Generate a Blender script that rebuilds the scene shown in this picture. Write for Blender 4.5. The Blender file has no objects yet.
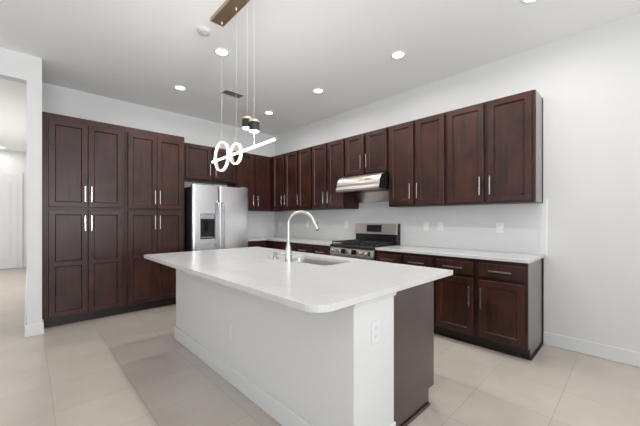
import bpy, bmesh, math, random
from math import pi, sin, cos, radians
from mathutils import Vector, Matrix

SC = bpy.context.scene
COL = SC.collection
random.seed(4)

# ---------------------------------------------------------------- camera, world, sun, big lights, exposure
cam_d = bpy.data.cameras.new('camera')
cam = bpy.data.objects.new('camera', cam_d)
COL.objects.link(cam)
cam.location = (0.0, 0.0, 1.27)
cam.rotation_euler = (pi / 2, 0, -radians(43.87))
cam_d.sensor_width = 36.0
cam_d.lens = 303.8 * 36.0 / 640.0
cam_d.shift_y = 6.4 / 640.0
cam_d.clip_start = 0.02
SC.camera = cam

world = bpy.data.worlds.new('daylight')
SC.world = world
world.use_nodes = True
world.node_tree.nodes['Background'].inputs[0].default_value = (0.86, 0.93, 1.0, 1)
world.node_tree.nodes['Background'].inputs[1].default_value = 0.5

SC.view_settings.view_transform = 'Standard'
SC.view_settings.look = 'None'
SC.view_settings.gamma = 1.0
SC.view_settings.use_curve_mapping = False
SC.view_settings.exposure = 0.0

POWER_PATIO = 8.0
POWER_CEILING_FILL = 172.0  # added upward fill at the patio doors, brightens the ceiling
POWER_SIDE_CEILING_FILL = 46.0  # added upward fill from the left, brightens the ceiling
POWER_SIDE = 4.0        # added side light at an unseen living-room window, for the pantry side
POWER_HALL = 68.0
POWER_CAN = 8.6      # each recessed lamp
POWER_LED = 3.2       # glow of the pendant's diffusers
POWER_BAR = 4.8         # upward glow of the pendant bar
POWER_SPOT = 0.4
POWER_HALL_LAMP = 4.0


def area_light(name, loc, rot, sx, sy, power, color, spread=pi, shape='RECTANGLE', parent=None):
    d = bpy.data.lights.new(name, 'AREA')
    d.shape = shape
    d.size = sx
    if shape in ('RECTANGLE', 'ELLIPSE'):
        d.size_y = sy
    d.energy = power
    d.color = color
    d.spread = spread
    o = bpy.data.objects.new(name, d)
    o.location = loc
    o.rotation_euler = rot
    COL.objects.link(o)
    if parent:
        o.parent = parent
    return o


XR, YB, ZC = 3.79, 5.342, 3.05           # right wall, back wall, ceiling
YF, XL = -3.6, -4.6                      # wall behind the camera, living-room wall
# sky light through the glass, and added lamps tilted up to brighten the ceiling
area_light('daylight_patio_sky', (-0.2, YF + 0.03, 1.25), (radians(90), 0, 0), 4.6, 2.4, POWER_PATIO, (0.90, 0.95, 1.0))
area_light('patio_ceiling_fill', (-0.2, YF + 0.05, 1.60), (radians(122), 0, 0), 4.6, 1.4, POWER_CEILING_FILL, (0.94, 0.97, 1.0), spread=radians(120))
area_light('side_window_fill', (XL + 0.03, 1.0, 1.5), (radians(90), 0, radians(-90)), 2.6, 1.7, POWER_SIDE, (0.95, 0.97, 1.0))  # added side light, its window is out of view
area_light('side_ceiling_fill', (XL + 0.05, 1.0, 1.5), (radians(125), 0, radians(-90)), 2.6, 1.1, POWER_SIDE_CEILING_FILL, (0.92, 0.96, 1.0), spread=radians(120))
area_light('daylight_hall_window', (-1.62, 8.1, 1.6), (radians(68), 0, radians(-90)), 3.6, 2.0, POWER_HALL, (1.0, 0.98, 0.95))


# ---------------------------------------------------------------- materials
def new_mat(name):
    m = bpy.data.materials.new(name)
    m.use_nodes = True
    nt = m.node_tree
    return m, nt, nt.nodes['Principled BSDF'], nt.links


def plain(name, col, rough=0.5, metal=0.0, spec=0.5, bump=0.0, bscale=200.0, coat=0.0):
    m, nt, p, L = new_mat(name)
    p.inputs['Base Color'].default_value = (*col, 1)
    p.inputs['Roughness'].default_value = rough
    p.inputs['Metallic'].default_value = metal
    p.inputs['Specular IOR Level'].default_value = spec
    p.inputs['Coat Weight'].default_value = coat
    tc = nt.nodes.new('ShaderNodeTexCoord')
    n = nt.nodes.new('ShaderNodeTexNoise')
    n.inputs['Scale'].default_value = bscale
    L.new(tc.outputs['Object'], n.inputs['Vector'])
    mix = nt.nodes.new('ShaderNodeMix')
    mix.data_type = 'RGBA'
    mix.blend_type = 'MULTIPLY'
    mix.inputs[0].default_value = 0.05
    mix.inputs[6].default_value = (*col, 1)
    L.new(n.outputs['Color'], mix.inputs[7])
    L.new(mix.outputs[2], p.inputs['Base Color'])
    if bump:
        b = nt.nodes.new('ShaderNodeBump')
        b.inputs['Strength'].default_value = bump
        b.inputs['Distance'].default_value = 0.002
        L.new(n.outputs['Fac'], b.inputs['Height'])
        L.new(b.outputs['Normal'], p.inputs['Normal'])
    return m


def emit(name, col, strength):
    m, nt, p, L = new_mat(name)
    p.inputs['Base Color'].default_value = (*col, 1)
    p.inputs['Emission Color'].default_value = (*col, 1)
    p.inputs['Emission Strength'].default_value = strength
    return m


def wood_mat(name, dark, light, rough, coat=0.06, spec=0.38):
    m, nt, p, L = new_mat(name)
    tc = nt.nodes.new('ShaderNodeTexCoord')
    oi = nt.nodes.new('ShaderNodeObjectInfo')
    add = nt.nodes.new('ShaderNodeVectorMath')
    add.operation = 'ADD'
    sc = nt.nodes.new('ShaderNodeVectorMath')
    sc.operation = 'SCALE'
    comb = nt.nodes.new('ShaderNodeCombineXYZ')
    for i in range(3):
        L.new(oi.outputs['Random'], comb.inputs[i])
    L.new(comb.outputs[0], sc.inputs[0])
    sc.inputs['Scale'].default_value = 31.0
    L.new(tc.outputs['Object'], add.inputs[0])
    L.new(sc.outputs[0], add.inputs[1])
    mp = nt.nodes.new('ShaderNodeMapping')
    mp.inputs['Scale'].default_value = (34, 34, 2.2)
    L.new(add.outputs[0], mp.inputs[0])
    g = nt.nodes.new('ShaderNodeTexNoise')
    g.inputs['Scale'].default_value = 1.0
    g.inputs['Detail'].default_value = 5
    g.inputs['Distortion'].default_value = 0.6
    L.new(mp.outputs[0], g.inputs['Vector'])
    c = nt.nodes.new('ShaderNodeTexNoise')
    c.inputs['Scale'].default_value = 5.0
    c.inputs['Detail'].default_value = 2
    L.new(add.outputs[0], c.inputs['Vector'])
    mx = nt.nodes.new('ShaderNodeMath')
    mx.operation = 'MULTIPLY_ADD'
    mx.inputs[1].default_value = 0.45
    L.new(g.outputs['Fac'], mx.inputs[0])
    m2 = nt.nodes.new('ShaderNodeMath')
    m2.operation = 'MULTIPLY'
    m2.inputs[1].default_value = 0.55
    L.new(c.outputs['Fac'], m2.inputs[0])
    L.new(m2.outputs[0], mx.inputs[2])
    r = nt.nodes.new('ShaderNodeValToRGB')
    r.color_ramp.elements[0].position = 0.33
    r.color_ramp.elements[0].color = (*dark, 1)
    r.color_ramp.elements[1].position = 0.68
    r.color_ramp.elements[1].color = (*light, 1)
    L.new(mx.outputs[0], r.inputs[0])
    L.new(r.outputs[0], p.inputs['Base Color'])
    p.inputs['Roughness'].default_value = rough
    p.inputs['Specular IOR Level'].default_value = spec
    p.inputs['Coat Weight'].default_value = coat
    p.inputs['Coat Roughness'].default_value = 0.20
    return m


def brushed(name, col, rough, stretch, spread=0.03):
    m, nt, p, L = new_mat(name)
    p.inputs['Metallic'].default_value = 1.0
    tc = nt.nodes.new('ShaderNodeTexCoord')
    mp = nt.nodes.new('ShaderNodeMapping')
    mp.inputs['Scale'].default_value = stretch
    L.new(tc.outputs['Object'], mp.inputs[0])
    n = nt.nodes.new('ShaderNodeTexNoise')
    n.inputs['Scale'].default_value = 1.0
    n.inputs['Detail'].default_value = 3
    L.new(mp.outputs[0], n.inputs['Vector'])
    mr = nt.nodes.new('ShaderNodeMapRange')
    mr.inputs['To Min'].default_value = rough - spread * 0.5
    mr.inputs['To Max'].default_value = rough + spread * 0.5
    L.new(n.outputs['Fac'], mr.inputs[0])
    L.new(mr.outputs[0], p.inputs['Roughness'])
    r = nt.nodes.new('ShaderNodeValToRGB')
    r.color_ramp.elements[0].color = (*[c * 0.97 for c in col], 1)
    r.color_ramp.elements[1].color = (*col, 1)
    L.new(n.outputs['Fac'], r.inputs[0])
    L.new(r.outputs[0], p.inputs['Base Color'])
    return m


def tile_floor():
    m, nt, p, L = new_mat('floor_tile')
    tc = nt.nodes.new('ShaderNodeTexCoord')
    mp = nt.nodes.new('ShaderNodeMapping')
    mp.inputs['Location'].default_value = (-2.404 + 20 * 0.456, -0.373 + 20 * 0.456, 0)
    L.new(tc.outputs['Object'], mp.inputs[0])
    br = nt.nodes.new('ShaderNodeTexBrick')
    br.offset = 0.0
    br.inputs['Scale'].default_value = 1.0
    br.inputs['Brick Width'].default_value = 0.456
    br.inputs['Row Height'].default_value = 0.456
    br.inputs['Mortar Size'].default_value = 0.0022
    br.inputs['Mortar Smooth'].default_value = 0.2
    br.inputs['Color1'].default_value = (0.0, 0, 0, 1)
    br.inputs['Color2'].default_value = (1.0, 1, 1, 1)
    br.inputs['Mortar'].default_value = (0.5, 0.5, 0.5, 1)
    L.new(mp.outputs[0], br.inputs['Vector'])
    n = nt.nodes.new('ShaderNodeTexNoise')
    n.inputs['Scale'].default_value = 2.2
    n.inputs['Detail'].default_value = 6
    n.inputs['Distortion'].default_value = 1.2
    L.new(tc.outputs['Object'], n.inputs['Vector'])
    r = nt.nodes.new('ShaderNodeValToRGB')
    r.color_ramp.elements[0].position = 0.3
    r.color_ramp.elements[0].color = (*FLOOR_A, 1)
    r.color_ramp.elements[1].position = 0.7
    r.color_ramp.elements[1].color = (*FLOOR_B, 1)
    L.new(n.outputs['Fac'], r.inputs[0])
    mul = nt.nodes.new('ShaderNodeMapRange')
    mul.inputs['To Min'].default_value = 0.97
    mul.inputs['To Max'].default_value = 1.03
    L.new(br.outputs['Color'], mul.inputs[0])
    mm = nt.nodes.new('ShaderNodeVectorMath')
    mm.operation = 'SCALE'
    L.new(r.outputs[0], mm.inputs[0])
    L.new(mul.outputs[0], mm.inputs['Scale'])
    mix = nt.nodes.new('ShaderNodeMix')
    mix.data_type = 'RGBA'
    L.new(br.outputs['Fac'], mix.inputs[0])
    L.new(mm.outputs[0], mix.inputs[6])
    mix.inputs[7].default_value = (0.36, 0.33, 0.30, 1)
    L.new(mix.outputs[2], p.inputs['Base Color'])
    p.inputs['Roughness'].default_value = 0.32
    b = nt.nodes.new('ShaderNodeBump')
    b.invert = True
    b.inputs['Strength'].default_value = 0.25
    b.inputs['Distance'].default_value = 0.002
    L.new(br.outputs['Fac'], b.inputs['Height'])
    L.new(b.outputs['Normal'], p.inputs['Normal'])
    return m


def tile_splash(name, axis):
    m, nt, p, L = new_mat(name)
    tc = nt.nodes.new('ShaderNodeTexCoord')
    sp = nt.nodes.new('ShaderNodeSeparateXYZ')
    L.new(tc.outputs['Object'], sp.inputs[0])
    cb = nt.nodes.new('ShaderNodeCombineXYZ')
    L.new(sp.outputs[axis], cb.inputs[0])
    L.new(sp.outputs[2], cb.inputs[1])
    br = nt.nodes.new('ShaderNodeTexBrick')
    br.offset = 0.5
    br.inputs['Scale'].default_value = 1.0
    br.inputs['Brick Width'].default_value = 0.61
    br.inputs['Row Height'].default_value = 0.0505
    br.inputs['Mortar Size'].default_value = 0.0012
    br.inputs['Mortar Smooth'].default_value = 0.3
    br.inputs['Color1'].default_value = (0.695, 0.70, 0.70, 1)
    br.inputs['Color2'].default_value = (0.715, 0.72, 0.72, 1)
    br.inputs['Mortar'].default_value = (0.75, 0.75, 0.74, 1)
    L.new(cb.outputs[0], br.inputs['Vector'])
    L.new(br.outputs['Color'], p.inputs['Base Color'])
    p.inputs['Roughness'].default_value = 0.25
    return m


def quartz():
    m, nt, p, L = new_mat('white_quartz')
    tc = nt.nodes.new('ShaderNodeTexCoord')
    n = nt.nodes.new('ShaderNodeTexNoise')
    n.inputs['Scale'].default_value = 3.0
    n.inputs['Detail'].default_value = 8
    n.inputs['Distortion'].default_value = 1.5
    L.new(tc.outputs['Object'], n.inputs['Vector'])
    r = nt.nodes.new('ShaderNodeValToRGB')
    r.color_ramp.elements[0].position = 0.35
    r.color_ramp.elements[0].color = (0.565, 0.56, 0.55, 1)
    r.color_ramp.elements[1].position = 0.6
    r.color_ramp.elements[1].color = (0.60, 0.595, 0.588, 1)
    L.new(n.outputs['Fac'], r.inputs[0])
    L.new(r.outputs[0], p.inputs['Base Color'])
    p.inputs['Roughness'].default_value = 0.22
    return m


FLOOR_A = (0.475, 0.428, 0.376)
FLOOR_B = (0.535, 0.488, 0.434)
M = {}
M['wall'] = plain('wall_paint', (0.71, 0.708, 0.703), 0.75, bump=0.12, bscale=260)
M['ceiling'] = plain('ceiling_paint', (0.92, 0.92, 0.915), 0.85, bump=0.15, bscale=220)
M['trim'] = plain('trim_paint', (0.73, 0.735, 0.735), 0.4)
M['floor'] = tile_floor()
M['wood'] = wood_mat('espresso_stained_wood', (0.013, 0.0036, 0.0023), (0.062, 0.0178, 0.0104), 0.40)
M['wood_side'] = wood_mat('espresso_side_panel', (0.026, 0.010, 0.009), (0.050, 0.020, 0.017), 0.30, coat=1.0, spec=0.5)
M['dark_kick'] = plain('dark_toe_kick', (0.013, 0.0062, 0.0048), 0.45)
M['quartz'] = quartz()
M['splash_x'] = tile_splash('splash_tile_right', 1)
M['splash_y'] = tile_splash('splash_tile_back', 0)
M['steel_fridge'] = brushed('brushed_steel_door', (0.93, 0.935, 0.95), 0.28, (4, 4, 160), 0.01)
M['steel'] = brushed('brushed_steel', (0.58, 0.545, 0.505), 0.34, (160, 4, 4))
M['steel_light'] = brushed('bright_brushed_steel', (0.82, 0.80, 0.77), 0.36, (160, 4, 4))
M['steel_sink'] = brushed('sink_steel', (0.52, 0.52, 0.51), 0.42, (60, 60, 60))
M['steel_handle'] = plain('fridge_handle_steel', (0.38, 0.38, 0.39), 0.34, 1.0)
M['panel_light'] = plain('light_control_panel', (0.42, 0.42, 0.43), 0.25, 0.3)
M['detector'] = plain('aged_white_plastic', (0.60, 0.60, 0.595), 0.5)
M['nickel'] = plain('brushed_nickel', (0.72, 0.70, 0.67), 0.26, 1.0)
M['chrome'] = plain('satin_chrome', (0.60, 0.595, 0.585), 0.30, 1.0)
M['black'] = plain('black_enamel', (0.012, 0.012, 0.013), 0.25)
M['enamel'] = plain('satin_black_enamel', (0.012, 0.012, 0.013), 0.5)
M['black_matte'] = plain('black_matte', (0.012, 0.012, 0.012), 0.6)
M['iron'] = plain('cast_iron', (0.014, 0.014, 0.014), 0.55, bump=0.3, bscale=400)
M['glass_black'] = plain('black_glass', (0.008, 0.008, 0.009), 0.08)
M['plastic_white'] = plain('white_plastic', (0.88, 0.88, 0.87), 0.35)
M['plastic_slot'] = plain('outlet_slot', (0.30, 0.30, 0.30), 0.5)
M['grey_panel'] = plain('grey_plastic_panel', (0.36, 0.36, 0.37), 0.3)
M['display'] = plain('unlit_display', (0.02, 0.022, 0.025), 0.12)
M['bronze'] = brushed('brown_brushed_metal', (0.52, 0.385, 0.275), 0.38, (60, 4, 60))
M['gold'] = plain('pale_gold_metal', (0.80, 0.70, 0.52), 0.3, 1.0)
M['cable'] = plain('clear_white_cable', (0.75, 0.75, 0.74), 0.4)
M['led'] = emit('led_diffuser', (1.0, 0.985, 0.965), POWER_LED)
M['lens'] = emit('lamp_lens', (1.0, 0.98, 0.95), 6.0)
M['vent_dark'] = plain('vent_inner_grey', (0.30, 0.30, 0.30), 0.8)
M['vent'] = plain('vent_paint', (0.55, 0.55, 0.55), 0.5)
M['rubber'] = plain('black_rubber', (0.015, 0.015, 0.015), 0.7)


pm, pnt, pp, pl = new_mat('window_glass')
tr = pnt.nodes.new('ShaderNodeBsdfTransparent')
gl = pnt.nodes.new('ShaderNodeBsdfGlossy')
gl.inputs['Roughness'].default_value = 0.02
mx = pnt.nodes.new('ShaderNodeMixShader')
mx.inputs[0].default_value = 0.08
pl.new(tr.outputs[0], mx.inputs[1])
pl.new(gl.outputs[0], mx.inputs[2])
pl.new(mx.outputs[0], pnt.nodes['Material Output'].inputs[0])
M['pane'] = pm


# ---------------------------------------------------------------- mesh helpers
class MB:
    def __init__(self):
        self.bm = bmesh.new()

    def quad(self, pts):
        vs = [self.bm.verts.new(p) for p in pts]
        return self.bm.faces.new(vs)

    def box(self, x0, x1, y0, y1, z0, z1):
        x0, x1 = min(x0, x1), max(x0, x1)
        y0, y1 = min(y0, y1), max(y0, y1)
        z0, z1 = min(z0, z1), max(z0, z1)
        v = [self.bm.verts.new(p) for p in ((x0, y0, z0), (x1, y0, z0), (x1, y1, z0), (x0, y1, z0),
                                            (x0, y0, z1), (x1, y0, z1), (x1, y1, z1), (x0, y1, z1))]
        for f in ((0, 3, 2, 1), (4, 5, 6, 7), (0, 1, 5, 4), (1, 2, 6, 5), (2, 3, 7, 6), (3, 0, 4, 7)):
            self.bm.faces.new([v[i] for i in f])
        return self

    def prism(self, pts, axis, a, b):
        """polygon pts (2-D) extruded along axis from a to b. axis 0: pts=(y,z); 1: (x,z); 2: (x,y)"""
        def P(p, t):
            return ((t, p[0], p[1]), (p[0], t, p[1]), (p[0], p[1], t))[axis]
        A = [self.bm.verts.new(P(p, a)) for p in pts]
        B = [self.bm.verts.new(P(p, b)) for p in pts]
        n = len(pts)
        self.bm.faces.new(A)
        self.bm.faces.new(B[::-1])
        for i in range(n):
            self.bm.faces.new((A[i], B[i], B[(i + 1) % n], A[(i + 1) % n]))
        return self

    def tube(self, path, radius, seg=16, caps=True):
        """round tube along path; radius a number or one per point"""
        path = [Vector(p) for p in path]
        n = len(path)
        rad = radius if isinstance(radius, (list, tuple)) else [radius] * n
        rings = []
        up = None
        for i, p in enumerate(path):
            t = (path[min(i + 1, n - 1)] - path[max(i - 1, 0)]).normalized()
            if up is None:
                ref = Vector((0, 0, 1)) if abs(t.z) < 0.9 else Vector((1, 0, 0))
                up = (ref - t * ref.dot(t)).normalized()
            else:
                up = (up - t * up.dot(t)).normalized()
            side = t.cross(up)
            rings.append([self.bm.verts.new(p + (up * cos(2 * pi * k / seg) + side * sin(2 * pi * k / seg)) * rad[i])
                          for k in range(seg)])
        for i in range(n - 1):
            for k in range(seg):
                f = self.bm.faces.new((rings[i][k], rings[i][(k + 1) % seg], rings[i + 1][(k + 1) % seg], rings[i + 1][k]))
                f.smooth = True
        if caps:
            self.bm.faces.new(rings[0][::-1])
            self.bm.faces.new(rings[-1])
        return self

    def lathe(self, prof, c=(0, 0, 0), axis=2, seg=32, smooth=True):
        """prof = [(r, h), ...] about axis through c"""
        def P(r, h, a):
            u, v = r * cos(a), r * sin(a)
            q = ((h, u, v), (v, h, u), (u, v, h))[axis]
            return (c[0] + q[0], c[1] + q[1], c[2] + q[2])
        rings = []
        for r, h in prof:
            if r < 1e-6:
                rings.append([self.bm.verts.new(P(0, h, 0))])
            else:
                rings.append([self.bm.verts.new(P(r, h, 2 * pi * k / seg)) for k in range(seg)])
        for A, B in zip(rings, rings[1:]):
            for k in range(seg):
                k2 = (k + 1) % seg
                if len(A) == 1 and len(B) == 1:
                    continue
                if len(A) == 1:
                    f = self.bm.faces.new((A[0], B[k2], B[k]))
                elif len(B) == 1:
                    f = self.bm.faces.new((A[k], A[k2], B[0]))
                else:
                    f = self.bm.faces.new((A[k], A[k2], B[k2], B[k]))
                f.smooth = smooth
        return self

    def build(self, name, mat, parent=None, bevel=0.0, seg=2, merge=True, sharp=True):
        if merge:
            bmesh.ops.remove_doubles(self.bm, verts=self.bm.verts, dist=1e-5)
        bmesh.ops.recalc_face_normals(self.bm, faces=self.bm.faces)
        me = bpy.data.meshes.new(name)
        self.bm.to_mesh(me)
        self.bm.free()
        me.materials.append(mat)
        o = bpy.data.objects.new(name, me)
        COL.objects.link(o)
        if parent is not None:
            o.parent = parent
        if sharp and any(p.use_smooth for p in me.polygons):
            me.set_sharp_from_angle(angle=radians(38))
        if bevel:
            b = o.modifiers.new('edge_bevel', 'BEVEL')
            b.width = bevel
            b.segments = seg
            b.limit_method = 'ANGLE'
            b.angle_limit = radians(40)
        return o


def thing(name, label, cat, loc=(0, 0, 0), rotz=0.0, group=None):
    o = bpy.data.objects.new(name, None)
    o.empty_display_size = 0.1
    COL.objects.link(o)
    o.location = loc
    o.rotation_euler = (0, 0, rotz)
    o['label'] = label
    o['category'] = cat
    if group:
        o['group'] = group
    return o


def tag(o, label, cat, group=None):
    o['label'] = label
    o['category'] = cat
    if group:
        o['group'] = group
    return o


def struct(o):
    o['kind'] = 'structure'
    return o


def copy_tree(o, parent=None):
    c = o.copy()
    COL.objects.link(c)
    if parent is not None:
        c.parent = parent
    for ch in list(o.children):
        copy_tree(ch, c)
    return c


# ---------------------------------------------------------------- the setting
struct(MB().box(XL - 0.15, XR + 0.15, YF - 0.15, 11.4, -0.10, 0.0).build('floor', M['floor']))
struct(MB().box(XL - 0.15, XR + 0.15, YF - 0.15, 11.4, ZC, ZC + 0.12).build('ceiling', M['ceiling']))
struct(MB().box(XR, XR + 0.12, YF - 0.12, YB + 0.12, 0, ZC).build('wall_right', M['wall']))
struct(MB().box(0.112, XR, YB, YB + 0.12, 0, ZC).build('wall_back', M['wall']))
# wall behind the camera, with the wide opening of the patio doors
b = MB()
b.box(XL - 0.12, -2.55, YF - 0.12, YF, 0, ZC).box(2.15, XR, YF - 0.12, YF, 0, ZC).box(-2.55, 2.15, YF - 0.12, YF, 2.5, ZC)
struct(b.build('wall_front', M['wall']))
b = MB()
for x in (-2.55, -0.99, 0.57, 2.10):
    b.box(x, x + 0.05, YF - 0.08, YF - 0.02, 0, 2.5)
b.box(-2.55, 2.15, YF - 0.08, YF - 0.02, 2.45, 2.5).box(-2.55, 2.15, YF - 0.08, YF - 0.02, 0, 0.05)
w1 = struct(b.build('window_1', M['trim']))
MB().box(-2.5, 2.1, YF - 0.055, YF - 0.049, 0.05, 2.45).build('pane', M['pane'], w1)
# living-room wall on the left with an added, unseen window opening for side light
b = MB()
b.box(XL - 0.12, XL, YF, -0.35, 0, ZC).box(XL - 0.12, XL, 2.35, 4.69, 0, ZC)
b.box(XL - 0.12, XL, -0.35, 2.35, 0, 0.6).box(XL - 0.12, XL, -0.35, 2.35, 2.4, ZC)
struct(b.build('wall_left', M['wall']))
b = MB()
for y0, y1, z0, z1 in ((-0.35, -0.29, 0.6, 2.4), (2.29, 2.35, 0.6, 2.4), (-0.29, 2.29, 0.6, 0.66), (-0.29, 2.29, 2.34, 2.4), (0.97, 1.03, 0.66, 2.34)):
    b.box(XL - 0.09, XL - 0.03, y0, y1, z0, z1)
w2 = struct(b.build('window_2', M['trim']))
MB().box(XL - 0.063, XL - 0.057, -0.29, 2.29, 0.66, 2.34).build('pane', M['pane'], w2)
b = MB()
for y0, y1, z0, z1 in ((6.2, 6.26, 0.5, 2.65), (9.94, 10.0, 0.5, 2.65), (6.26, 9.94, 0.5, 0.56), (6.26, 9.94, 2.59, 2.65), (8.07, 8.13, 0.56, 2.59)):
    b.box(-1.75, -1.69, y0, y1, z0, z1)
w3 = struct(b.build('window_3', M['trim']))
MB().box(-1.723, -1.717, 6.26, 9.94, 0.56, 2.59).build('pane', M['pane'], w3)
# partition with the hall opening and its header
struct(MB().box(XL, -1.66, 4.56, 4.69, 0, ZC).build('wall_partition', M['wall']))
struct(MB().box(-1.66, -0.010, 4.56, 4.69, 2.772, ZC).build('wall_header', M['wall']))
struct(MB().box(-0.010, 0.112, 4.56, 11.2, 0, ZC).build('wall_hall_right', M['wall']))
b = MB()
b.box(-1.78, -1.66, 4.69, 6.2, 0, ZC).box(-1.78, -1.66, 10.0, 11.2, 0, ZC)
b.box(-1.78, -1.66, 6.2, 10.0, 0, 0.5).box(-1.78, -1.66, 6.2, 10.0, 2.65, ZC)
struct(b.build('wall_hall_left', M['wall']))
struct(MB().box(-1.78, 0.12, 11.2, 11.32, 0, ZC).build('wall_hall_end', M['wall']))

BBH, BBT = 0.13, 0.015


def baseboard(name, pts):
    """profiled board; pts = ((x0,y0,x1,y1),...) boxes"""
    m = MB()
    for x0, y0, x1, y1 in pts:
        m.box(x0, x1, y0, y1, 0, BBH)
    return struct(m.build(name, M['trim'], bevel=0.006))


baseboard('baseboard_right', [(XR - BBT, YF, XR, 0.655)])
baseboard('baseboard_hall', [(-0.010 - BBT, 4.56 - BBT, 0.112 + BBT, 4.56), (-0.010 - BBT, 4.56, -0.010, 11.2), (0.112, 4.56, 0.112 + BBT, 4.70)])
baseboard('baseboard_partition', [(XL, 4.56 - BBT, -1.66, 4.56)])
baseboard('baseboard_left', [(XL, YF, XL + BBT, 4.545)])
baseboard('baseboard_hall_end', [(-0.09, 11.2 - BBT, -0.035, 11.2), (-1.66, 11.2 - BBT, -1.27, 11.2)])

# panelled door at the end of the hall
DX0, DX1, DH = -1.17, -0.19, 2.42
b = MB()
b.box(DX0, DX1, 11.165, 11.195, 0.008, DH)
for (za, zb) in ((0.22, 0.95), (1.12, 2.26)):
    for (xa, xb) in ((DX0 + 0.11, (DX0 + DX1) / 2 - 0.045), ((DX0 + DX1) / 2 + 0.045, DX1 - 0.11)):
        b.box(xa, xb, 11.158, 11.17, za, zb)
        b.box(xa + 0.04, xb - 0.04, 11.150, 11.16, za + 0.04, zb - 0.04)
d1 = struct(b.build('door_1', M['trim'], bevel=0.004))
b = MB()
b.box(DX0 - 0.09, DX0, 11.17, 11.2, 0, DH + 0.09).box(DX1, DX1 + 0.09, 11.17, 11.2, 0, DH + 0.09).box(DX0, DX1, 11.17, 11.2, DH, DH + 0.09)
struct(b.build('trim_1', M['trim'], bevel=0.004))
MB().lathe([(0, -0.075), (0.02, -0.072), (0.028, -0.055), (0.02, -0.038), (0.010, -0.03), (0.010, -0.01), (0.028, -0.008), (0.028, 0)],
           (DX0 + 0.07, 11.166, 1.0), axis=1).build('door_handle', M['nickel'], d1)

# tiled splashback: right wall and back wall
b = MB().box(XR - 0.010, XR, 0.632, YB, 0.90, 1.47)
struct(b.build('backsplash_right', M['splash_x']))
struct(MB().box(2.60, XR - 0.010, YB - 0.010, YB, 0.90, 1.47).build('backsplash_back', M['splash_y']))
struct(MB().box(XR - 0.013, XR, 0.620, 0.632, 0.90, 1.47).build('trim_2', M['plastic_white']))


# ---------------------------------------------------------------- cabinets
HL = 0.192


def door_mesh(m, x0, x1, z0, z1, yf, th=0.020, st=0.057, mids=()):
    """shaker door: frame and recessed panels, front at y = yf, back at yf + th; mids = heights of middle rails"""
    yb = yf + th
    dep, inset = 0.014, 0.009
    e = 0.003
    # back and sides with an eased outer edge
    m.quad(((x0, yb, z0), (x0, yb, z1), (x1, yb, z1), (x1, yb, z0)))
    o = [(x0, z0), (x1, z0), (x1, z1), (x0, z1)]
    oi = [(x0 + e, z0 + e), (x1 - e, z0 + e), (x1 - e, z1 - e), (x0 + e, z1 - e)]
    for i in range(4):
        j = (i + 1) % 4
        m.quad(((o[i][0], yb, o[i][1]), (o[j][0], yb, o[j][1]), (o[j][0], yf + e, o[j][1]), (o[i][0], yf + e, o[i][1])))
        m.quad(((o[i][0], yf + e, o[i][1]), (o[j][0], yf + e, o[j][1]), (oi[j][0], yf, oi[j][1]), (oi[i][0], yf, oi[i][1])))
    x0e, x1e, z0e, z1e = x0 + e, x1 - e, z0 + e, z1 - e
    a, c = x0 + st, x1 - st
    cuts = [z0 + st]
    for mz in mids:
        cuts += [mz - st / 2, mz + st / 2]
    cuts.append(z1 - st)
    zs = [z0e] + cuts + [z1e]
    # stiles and rails
    for i in range(len(zs) - 1):
        m.quad(((x0e, yf, zs[i]), (a, yf, zs[i]), (a, yf, zs[i + 1]), (x0e, yf, zs[i + 1])))
        m.quad(((c, yf, zs[i]), (x1e, yf, zs[i]), (x1e, yf, zs[i + 1]), (c, yf, zs[i + 1])))
        if i % 2 == 0:
            m.quad(((a, yf, zs[i]), (c, yf, zs[i]), (c, yf, zs[i + 1]), (a, yf, zs[i + 1])))
    # panels
    for i in range(0, len(cuts), 2):
        za, zb = cuts[i], cuts[i + 1]
        fr = [(a, za), (c, za), (c, zb), (a, zb)]
        ins = [(a + inset, za + inset), (c - inset, za + inset), (c - inset, zb - inset), (a + inset, zb - inset)]
        for k in range(4):
            l = (k + 1) % 4
            m.quad(((fr[k][0], yf, fr[k][1]), (fr[l][0], yf, fr[l][1]), (ins[l][0], yf + dep, ins[l][1]), (ins[k][0], yf + dep, ins[k][1])))
        m.quad([(p[0], yf + dep, p[1]) for p in ins])


def pull(parent, x, z, yf, vertical=True):
    """square bar pull on two posts"""
    m = MB()
    h = HL / 2
    so = 0.030
    if vertical:
        m.box(x - 0.006, x + 0.006, yf - so - 0.010, yf - so, z - h, z + h)
        for s in (-1, 1):
            m.box(x - 0.005, x + 0.005, yf - so, yf, z + s * 0.064 - 0.005, z + s * 0.064 + 0.005)
    else:
        m.box(x - h, x + h, yf - so - 0.010, yf - so, z - 0.006, z + 0.006)
        for s in (-1, 1):
            m.box(x + s * 0.064 - 0.005, x + s * 0.064 + 0.005, yf - so, yf, z - 0.005, z + 0.005)
    return m.build('handle', M['nickel'], parent, bevel=0.0015, merge=False)


def add_door(t, x0, x1, z0, z1, yf, side, hz, mids=()):
    m = MB()
    door_mesh(m, x0, x1, z0, z1, yf - 0.031, th=0.022, mids=mids)
    # rubber bumpers keep the door off the face frame
    for bx in (x0 + 0.02, x1 - 0.02):
        for bz in (z0 + 0.02, z1 - 0.02):
            m.box(bx - 0.004, bx + 0.004, yf - 0.0095, yf + 0.001, bz - 0.004, bz + 0.004)
    d = m.build('door', M['wood'], t)
    hx = x0 + 0.029 if side == 'L' else x1 - 0.029
    pull(d, hx, hz, yf - 0.031)
    return d


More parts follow.
